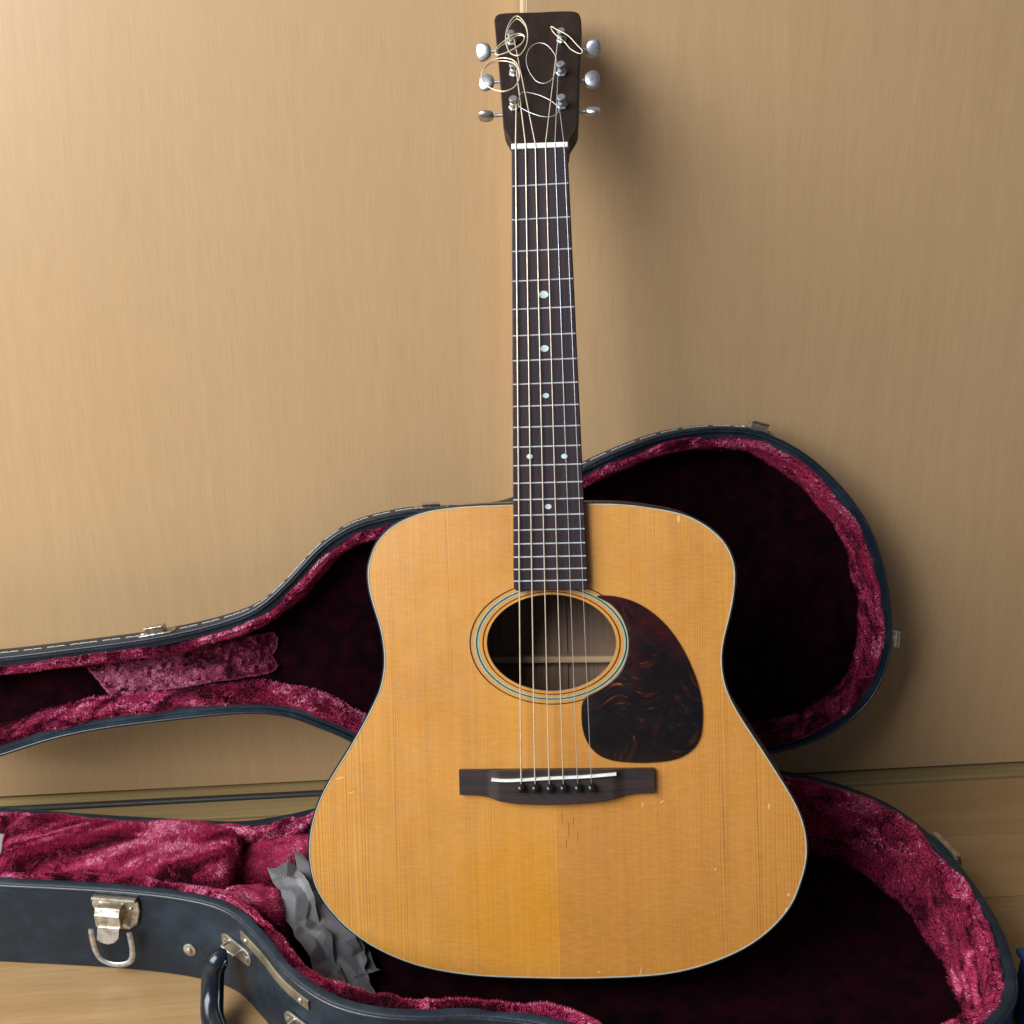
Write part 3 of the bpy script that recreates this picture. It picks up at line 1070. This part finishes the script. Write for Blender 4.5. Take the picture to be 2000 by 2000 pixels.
def pillow(poly, z0, zt, rnd, fn=None, nb=140, lump=.003, seed=0., slope=(0, 0)):
    """upholstered block on a plan outline: walls from z0, rounded shoulder, lumpy top at zt"""
    P = resample(spline(poly, 8), nb, 3)
    cx = sum(p[0] for p in P) / nb
    cy = sum(p[1] for p in P) / nb
    fn = fn or (lambda x, y, z: (x, y, z))
    vs, fs = [], []
    rows = [(0, z0), (0, z0 + (zt - z0) * .4), (0, zt - rnd)]
    for a in np.linspace(.25, 1, 5):
        rows.append((rnd * (1 - math.cos(a * math.pi / 2)), zt - rnd + rnd * math.sin(a * math.pi / 2)))
    nr = inward(P)
    for (ins, z) in rows:
        for (x, y), (nx, ny) in zip(P, nr):
            vs.append((x + nx * ins, y + ny * ins, z))
    last = vs[-nb:]
    for t in np.linspace(.12, .97, 12):
        for (x, y, z) in last:
            vs.append((x + (cx - x) * t, y + (cy - y) * t, zt + .15 * rnd * math.sin(t * math.pi / 2)))
    m = len(vs) // nb
    for i in range(m - 1):
        for k in range(nb):
            l = (k + 1) % nb
            fs.append((i * nb + k, i * nb + l, (i + 1) * nb + l, (i + 1) * nb + k))
    fs.append(tuple((m - 1) * nb + k for k in range(nb)))
    out = []
    for (x, y, z) in vs:
        w = (z - z0) / (zt - z0)
        z2 = z + w * (slope[0] * (x - cx) + slope[1] * (y - cy))
        p = Vector(fn(x, y, z2))
        p += noise.noise_vector(p * 28 + Vector((seed, 3, 1))) * lump * max(w, .2) + noise.noise_vector(p * 90 + Vector((seed, 1, 7))) * lump * .35
        out.append(p)
    return MB().add(out, fs)


def frame(outline, s, d, fn, z):
    """local frame on the outer wall next to (s, d): x along the wall, y up the depth axis, z outwards"""
    nr = inward(outline)
    k = min(range(len(outline)), key=lambda i: (outline[i][0] - s) ** 2 + (outline[i][1] - d) ** 2)
    x, y = outline[k]
    nx, ny = nr[k]
    o = Vector(fn(x, y, z))
    out = (Vector(fn(x - nx, y - ny, z)) - o).normalized()
    up = (Vector(fn(x, y, z + .01)) - o).normalized()
    tx = up.cross(out).normalized()
    m = Matrix((tx, up, out)).transposed().to_4x4()
    m.translation = o
    return m


def rounded(w, h, r, n=5, cx=0, cy=0):
    pts = []
    for sx, sy, a0 in ((1, 1, 0), (-1, 1, 90), (-1, -1, 180), (1, -1, 270)):
        for k in range(n + 1):
            a = R(a0 + 90 * k / n)
            pts.append((cx + sx * (w / 2 - r) + r * math.cos(a), cy + sy * (h / 2 - r) + r * math.sin(a)))
    return pts


def case():
    c = empty('guitar_case', Matrix.Translation((0, YH, 0)))
    tag(c, 'open dark blue black hardshell guitar case with crimson plush lining', 'guitar case')
    inv = Matrix.Translation((0, -YH, 0))
    base = resample(spline([(a / 1000, b / 1000) for a, b in BASE], 8), 560, 5)
    lid = resample(spline([(a / 1000, b / 1000) for a, b in LID], 8), 560, 5)

    def put(o):
        o.matrix_local = inv
        return o
    # base
    sh = put(MB().sweep(base, [(.003, .0003), (.0006, .0010), (0, .003), (0, HB - .006), (.0006, HB - .001), (.002, HB), (.0075, HB - .0002), (.0085, HB - .002), (.009, HB - .012), (.009, .006)], fB, cap0=True, cap1=True).build('base_shell', 'vinyl', c, smooth=50))
    pp = MB()
    pp.tube([fB(x + nx * .0006, y + ny * .0006, HB - .0026) for (x, y), (nx, ny) in zip(base, inward(base))], .0017, 8, closed=True)
    pp.build('rim_piping', 'trim', sh, smooth=80)
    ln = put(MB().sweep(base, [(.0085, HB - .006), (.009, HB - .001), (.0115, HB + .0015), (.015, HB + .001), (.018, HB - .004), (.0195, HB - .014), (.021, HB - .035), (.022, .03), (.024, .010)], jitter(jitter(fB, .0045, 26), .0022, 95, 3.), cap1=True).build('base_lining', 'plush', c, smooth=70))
    # lid
    DL = .036
    ls = put(MB().sweep(lid, [(.012, DL), (.004, DL - .001), (.001, DL - .005), (0, DL - .010), (0, .004), (.0008, .0008), (.002, 0), (.0045, .0003), (.0055, .003), (.0100, .0035), (.0105, DL - .004)], fL, cap0=True, cap1=True).build('lid_shell', 'vinyl', c, smooth=45))
    pp = MB()
    pp.tube([fL(x + nx * .0014, y + ny * .0014, .0008) for (x, y), (nx, ny) in zip(lid, inward(lid))], .0014, 8, closed=True)
    pp.build('rim_piping', 'trim', ls, smooth=80)
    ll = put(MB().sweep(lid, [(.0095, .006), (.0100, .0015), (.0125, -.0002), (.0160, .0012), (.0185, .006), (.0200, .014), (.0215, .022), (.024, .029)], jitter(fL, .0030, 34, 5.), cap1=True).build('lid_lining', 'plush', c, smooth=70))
    for o_, ax in ((ln, Vector((0, 0, 1))), (ll, Vector((0, -1, 0)))):
        big = max(o_.data.polygons, key=lambda p: p.area)
        if big.normal.dot(ax) < 0:
            o_.data.flip_normals()
    # stitches along the lid's outer edge
    st0 = None
    nr = inward(lid)
    Lp = np.array(lid + lid[:1])
    arc = np.r_[0, np.cumsum(np.linalg.norm(np.diff(Lp, axis=0), axis=1))]
    t = 0.
    while t < arc[-1]:
        x = np.interp(t, arc, Lp[:, 0])
        y = np.interp(t, arc, Lp[:, 1])
        t += .0102
        if x < -.42 or (y < .12 and x < .3) or (.02 < x < .12) or (x > .3 and y < .15):
            continue
        m = frame(lid, x, y, fL, .0125)
        if st0 is None:
            st0 = MB().tube([(-.0038, 0, 0), (-.003, 0, .0005), (.003, 0, .0005), (.0038, 0, 0)], .00045, 6).build('stitch', 'thread', ls)
            st0.matrix_local = m
        else:
            instance(st0, 'stitch', ls, m)

    # plush fittings
    bx = put(pillow([(-.380, .842), (-.28, .826), (-.185, .809), (-.172, .795), (-.169, .760), (-.182, .744), (-.28, .757), (-.371, .772), (-.377, .800)], .012, .0855, .010, seed=2.).build('accessory_compartment', 'plush', c, smooth=80))
    ca = put(pillow([(-.168, .808), (-.145, .818), (-.115, .822), (-.106, .800), (-.122, .779), (-.145, .764), (-.166, .766)], .010, .070, .012, seed=4., slope=(-.10, .10), lump=.004).build('neck_cradle', 'plush', c, smooth=80))
    cb = put(pillow([(-.176, .735), (-.150, .747), (-.131, .742), (-.125, .726), (-.127, .708), (-.142, .700), (-.160, .715)], .010, .071, .010, seed=9., slope=(-.12, .0), lump=.003).build('neck_cradle', 'plush', c, smooth=80))
    np_ = put(pillow([(-.322, .124), (-.317, .127), (-.26, .132), (-.2, .139), (-.158, .142), (-.146, .143), (-.144, .130), (-.150, .121), (-.143, .112), (-.152, .106), (-.2, .099), (-.26, .092), (-.292, .088), (-.302, .092), (-.310, .104)], -.031, -.0235, .003, fn=lambda s, d, z: fL(s, d, -z), seed=6., lump=.0022).build('neck_pad', 'plush', c, smooth=80))
    # raised line of the lining beside the pad
    # nap
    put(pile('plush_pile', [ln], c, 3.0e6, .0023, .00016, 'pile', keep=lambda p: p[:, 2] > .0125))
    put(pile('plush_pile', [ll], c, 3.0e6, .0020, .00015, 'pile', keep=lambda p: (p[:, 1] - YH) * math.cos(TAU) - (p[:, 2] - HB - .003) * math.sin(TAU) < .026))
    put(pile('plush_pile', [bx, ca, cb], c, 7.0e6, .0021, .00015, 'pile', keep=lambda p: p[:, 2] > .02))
    put(pile('plush_pile', [np_], c, 6.0e6, .0018, .00015, 'worn_pile', tilt=.42))

    # ---- latch on the front wall
    def latch(s, d, full=True, z=HB * .745, sc_=1.):
        m = inv @ frame(base, s, d, fB, z)
        m = m @ Matrix.Diagonal((sc_, sc_, sc_, 1))
        la = MB().prism([(-.020, .013), (.020, .013), (.0205, .004), (.017, -.010), (.009, -.016), (-.006, -.015), (-.017, -.004), (-.0205, .006)], .0002, .0032).build('latch', 'latch', c, bevel=.0009)
        la.matrix_local = m
        MB().box((0, .0145, .003), (.038, .0028, .006)).build('hinge_lip', 'latch', la, bevel=.0008)
        # lever: bent box standing proud of the plate
        l = MB()
        pr = [(.010, .0025), (.0095, .0095), (.004, .0125), (-.0075, .0120), (-.0085, .0105), (.001, .0030)]
        vs = [(-.0145, a, b) for a, b in pr] + [(.0075, a, b) for a, b in pr]
        fs = [(0, 1, 2, 3, 4, 5), (11, 10, 9, 8, 7, 6)] + [(i, (i + 1) % 6, 6 + (i + 1) % 6, 6 + i) for i in range(6)]
        l.add(vs, fs).build('lever', 'latch', la, bevel=.0007)
        tg = [(-.0125, -.0065), (.0065, -.0065), (.006, -.014), (.003, -.0178), (-.003, -.0195), (-.009, -.0185), (-.0125, -.0165)]
        MB().prism(tg, 0, .0011, f=lambda x, y, z: (x, y, .0118 + z - (y + .0065) * .35)).build('tongue', 'latch', la, bevel=.0003)
        MB().lathe([(.0016, .003), (.0015, .0042), (.0008, .0048)], Matrix.Translation((.0135, .006, 0)), 14).build('rivet', 'latch', la, smooth=50)
        if full:
            # flat wire loop hanging from the lever
            outer = [(-.0165, -.0125), (-.0168, -.026), (-.0158, -.037), (-.0130, -.0435), (-.007, -.0475), (0, -.0487), (.007, -.0475), (.0130, -.0435), (.0158, -.037), (.0168, -.026), (.0165, -.0125)]
            P = spline([(x - .004, y, .0105 + y * .05) for x, y in outer], 5, closed=False)
            MB().tube(P, .0025, 8, flat=.4, up=(0, 0, 1)).build('loop', 'nickel', la, smooth=60)
        return la
    latch(-.262, .133)
    # rivet stud on the front wall
    m = inv @ frame(base, -.203, .149, fB, .030)
    sd = MB().lathe([(.0060, .0001), (.0060, .0008), (.0045, .0016), (.0030, .0014), (.0028, .0026), (.0016, .0034)], n=24).build('stud', 'latch', c, smooth=40)
    sd.matrix_local = m
    # latch on the outside of the round end
    la = latch(.446, .137, full=False, z=.069, sc_=.9)

    # ---- carrying handle
    m1 = inv @ frame(base, -.158, .172, fB, .050)
    m2 = inv @ frame(base, -.098, .253, fB, .042)

    def mount(m):
        p = MB().prism(rounded(.041, .0145, .0071), .0003, .0026).build('handle_mount', 'latch', c, bevel=.0007)
        p.matrix_local = m
        MB().tube([(-.008, .004, .0016), (-.008, .0035, .009), (.008, .0035, .009), (.008, .004, .0016)], .0016, 8, flat=.6).build('staple', 'latch', p, smooth=60)
        for sx in (-1, 1):
            MB().lathe([(.0026, .0022), (.0022, .0034), (.001, .0038)], Matrix.Translation((sx * .0155, 0, 0)), 12).build('rivet', 'latch', p, smooth=50)
        return p
    mount(m1)
    mount(m2)
    a = m1 @ Vector((0, -.001, .010))
    b = m2 @ Vector((0, -.001, .010))
    o1 = (m1.to_3x3() @ Vector((0, 0, 1)) + m2.to_3x3() @ Vector((0, 0, 1))).normalized()
    dn = Vector((0, 0, -1))
    al = (b - a).normalized()
    ctl = [a, a - al * .003 + o1 * .005 + dn * .001, a - al * .006 + o1 * .010 + dn * .010, a - al * .000 + o1 * .017 + dn * .028, a + al * .012 + o1 * .024 + dn * .036,
           (a + b) / 2 + o1 * .030 + dn * .037, b - al * .012 + o1 * .025 + dn * .030, b + al * .006 + o1 * .018 + dn * .020, b + al * .010 + o1 * .010 + dn * .008, b]
    P = spline(ctl, 7, closed=False)
    n = len(P)
    rr = []
    for k in range(n):
        t = k / (n - 1)
        rr.append(.0048 + .0042 * min(1, math.sin(math.pi * t) * 2.2))
    hd = MB().tube(P, rr, 14).build('handle', 'handle', c, smooth=70)
    sm = []
    for k in range(6, n - 6):
        p = Vector(P[k])
        sm.append(p + ((a + b) / 2 - p).normalized() * rr[k] * 1.0 + Vector((0, 0, .002)))
    MB().tube(sm, .0012, 6).build('seam', 'handle', hd, smooth=70)
    # tarnished strip between rim and handle
    k0 = min(range(len(base)), key=lambda i: (base[i][0] + .152) ** 2 + (base[i][1] - .181) ** 2)
    k1 = min(range(len(base)), key=lambda i: (base[i][0] + .094) ** 2 + (base[i][1] - .257) ** 2)
    if k0 > k1:
        k0, k1 = k1, k0
    nb = inward(base)
    vs, fs = [], []
    ks = list(range(k0, k1 + 1))
    for j, k in enumerate(ks):
        x, y = base[k]
        nx, ny = nb[k]
        zc = HB - .0135
        for e, z in ((-.0002, zc - .0042), (-.0014, zc - .0038), (-.0014, zc + .0038), (-.0002, zc + .0042)):
            vs.append(Vector(fB(x + nx * e, y + ny * e, z)))
    for j in range(len(ks) - 1):
        for q in range(3):
            fs.append((j * 4 + q, j * 4 + q + 1, j * 4 + q + 5, j * 4 + q + 4))
    fs += [(0, 1, 2, 3), tuple((len(ks) - 1) * 4 + q for q in range(4))[::-1]]
    sp = put(MB().add(vs, fs).build('reinforcing_strip', 'strip', c, smooth=40))
    for k in (ks[2], ks[-3]):
        mt = frame(base, base[k][0], base[k][1], fB, HB - .0135)
        MB().lathe([(.0024, .001), (.0022, .0022), (.0012, .0028)], mt, 12).build('rivet', 'latch', sp, smooth=50)

    # ---- catch plates on the lid edge
    for (s, d) in ((-.251, .152), (.006, .264), (.318, .329), (.455, .118)):
        m = inv @ frame(lid, s, d, fL, .012)
        if s == .006:
            m = m @ Matrix.Diagonal((1, 1, .55, 1))
        cp = MB().prism(rounded(.034, .014, .004), .0002, .0014).build('catch_plate', 'latch', c, bevel=.0004)
        cp.matrix_local = m
        h = MB()
        pr = [(-.006, .001), (-.0075, .0065), (-.0105, .0075), (-.0105, .0088), (-.0065, .0082), (.004, .0078), (.006, .001)]
        vs = [(-.0085, a_, b_) for a_, b_ in pr] + [(.0085, a_, b_) for a_, b_ in pr]
        q = len(pr)
        fs = [tuple(range(q)), tuple(range(2 * q - 1, q - 1, -1))] + [(i, (i + 1) % q, q + (i + 1) % q, q + i) for i in range(q)]
        h.add(vs, fs).build('hook', 'latch', cp, bevel=.0005)
        for sx in (-1, 1):
            MB().lathe([(.0018, .0012), (.0015, .0022), (.0008, .0026)], Matrix.Translation((sx * .0128, 0, 0)), 12).build('rivet', 'latch', cp, smooth=50)


case()


# ---------------------------------------------------------------- crumpled paper
def crumpled(name, sheets, label, cat, group=None):
    """one piece of crushed paper made of sharply folded sheets: (corner quad, columns, rows, fold height, creases, seed)"""
    V, Fc = [], []
    for (quad, nu, nv, amp, sharp, seed) in sheets:
        r = np.random.default_rng(seed)
        Q = [np.array(q) for q in quad]
        n0 = np.cross(Q[1] - Q[0], Q[2] - Q[0])
        n0 /= np.linalg.norm(n0)
        asp = np.linalg.norm(Q[2] - Q[0]) / np.linalg.norm(Q[1] - Q[0])
        # facets: every grid point belongs to the nearest of a few random cells, each a tilted plane; fold lines where they meet
        cells = [(np.array([r.random(), r.random() * asp]), r.normal(size=2) * .9, r.uniform(-.25, .25)) for _ in range(sharp)]
        k0 = len(V)
        for j_ in range(nv + 1):
            for i_ in range(nu + 1):
                a, b = i_ / nu, j_ / nv
                e = .10 * math.sin(b * 9 + seed) + .05 * math.sin(b * 23 + seed * 2)
                a2 = a + e * (a - .5)
                b2 = b + .03 * math.sin(a * 7 + seed) * (b - .5)
                p = np.array([a2, b2 * asp])
                h = max(c + np.dot(g, p - q0) - 1.6 * np.dot(p - q0, p - q0) for q0, g, c in cells)
                h2 = min(c + np.dot(g, p - q0) + 1.9 * np.dot(p - q0, p - q0) for q0, g, c in cells)
                h = .55 * h + .45 * h2
                P = (1 - a2) * (1 - b2) * Q[0] + a2 * (1 - b2) * Q[1] + (1 - a2) * b2 * Q[2] + a2 * b2 * Q[3]
                V.append(P + n0 * h * amp)
        for j_ in range(nv):
            for i_ in range(nu):
                k = k0 + j_ * (nu + 1) + i_
                if (i_ + j_) % 2:
                    Fc += [(k, k + 1, k + nu + 2), (k, k + nu + 2, k + nu + 1)]
                else:
                    Fc += [(k, k + 1, k + nu + 1), (k + 1, k + nu + 2, k + nu + 1)]
    base_pt = Vector(np.mean(V, 0))
    base_pt.z = min(v[2] for v in V)
    o = MB().add([Vector(v) - base_pt for v in V], Fc).build(name, 'paper', fix=False)
    o.location = base_pt
    sm = o.modifiers.new('thickness', 'SOLIDIFY')
    sm.thickness = .00025
    tag(o, label, cat, group)
    return o


crumpled('crumpled_paper', [
    ([(-.142, .754, .076), (-.120, .768, .071), (-.092, .656, .034), (-.070, .664, .028)], 20, 70, .016, 34, 3),
    ([(-.124, .772, .066), (-.086, .772, .054), (-.078, .664, .026), (-.048, .690, .014)], 30, 60, .026, 40, 8),
    ([(-.100, .700, .040), (-.062, .712, .034), (-.082, .650, .028), (-.052, .662, .014)], 22, 34, .018, 24, 12)],
    'crumpled grey packing paper between the plush cradle and the guitar body', 'paper', group='packing paper in the case')
crumpled('crumpled_paper', [
    ([(-.47, .868, .072), (-.386, .858, .076), (-.465, .80, .066), (-.382, .815, .062)], 40, 40, .03, 40, 9)],
    'grey and white crumpled paper at the left edge beside the plush compartment', 'paper', group='packing paper in the case')

# ---------------------------------------------------------------- blue box beside the case
m = MB().box((0, 0, .029), (.30, .20, .058))
bb = m.build('storage_box', 'blue', bevel=.006, seg=3)
bb.location = (.607, .518, 0)
tag(bb, 'dark blue fabric box at the right edge beside the case', 'box')
MB().box((0, 0, .0595), (.304, .204, .006)).build('lid', 'blue', bb, bevel=.0025)
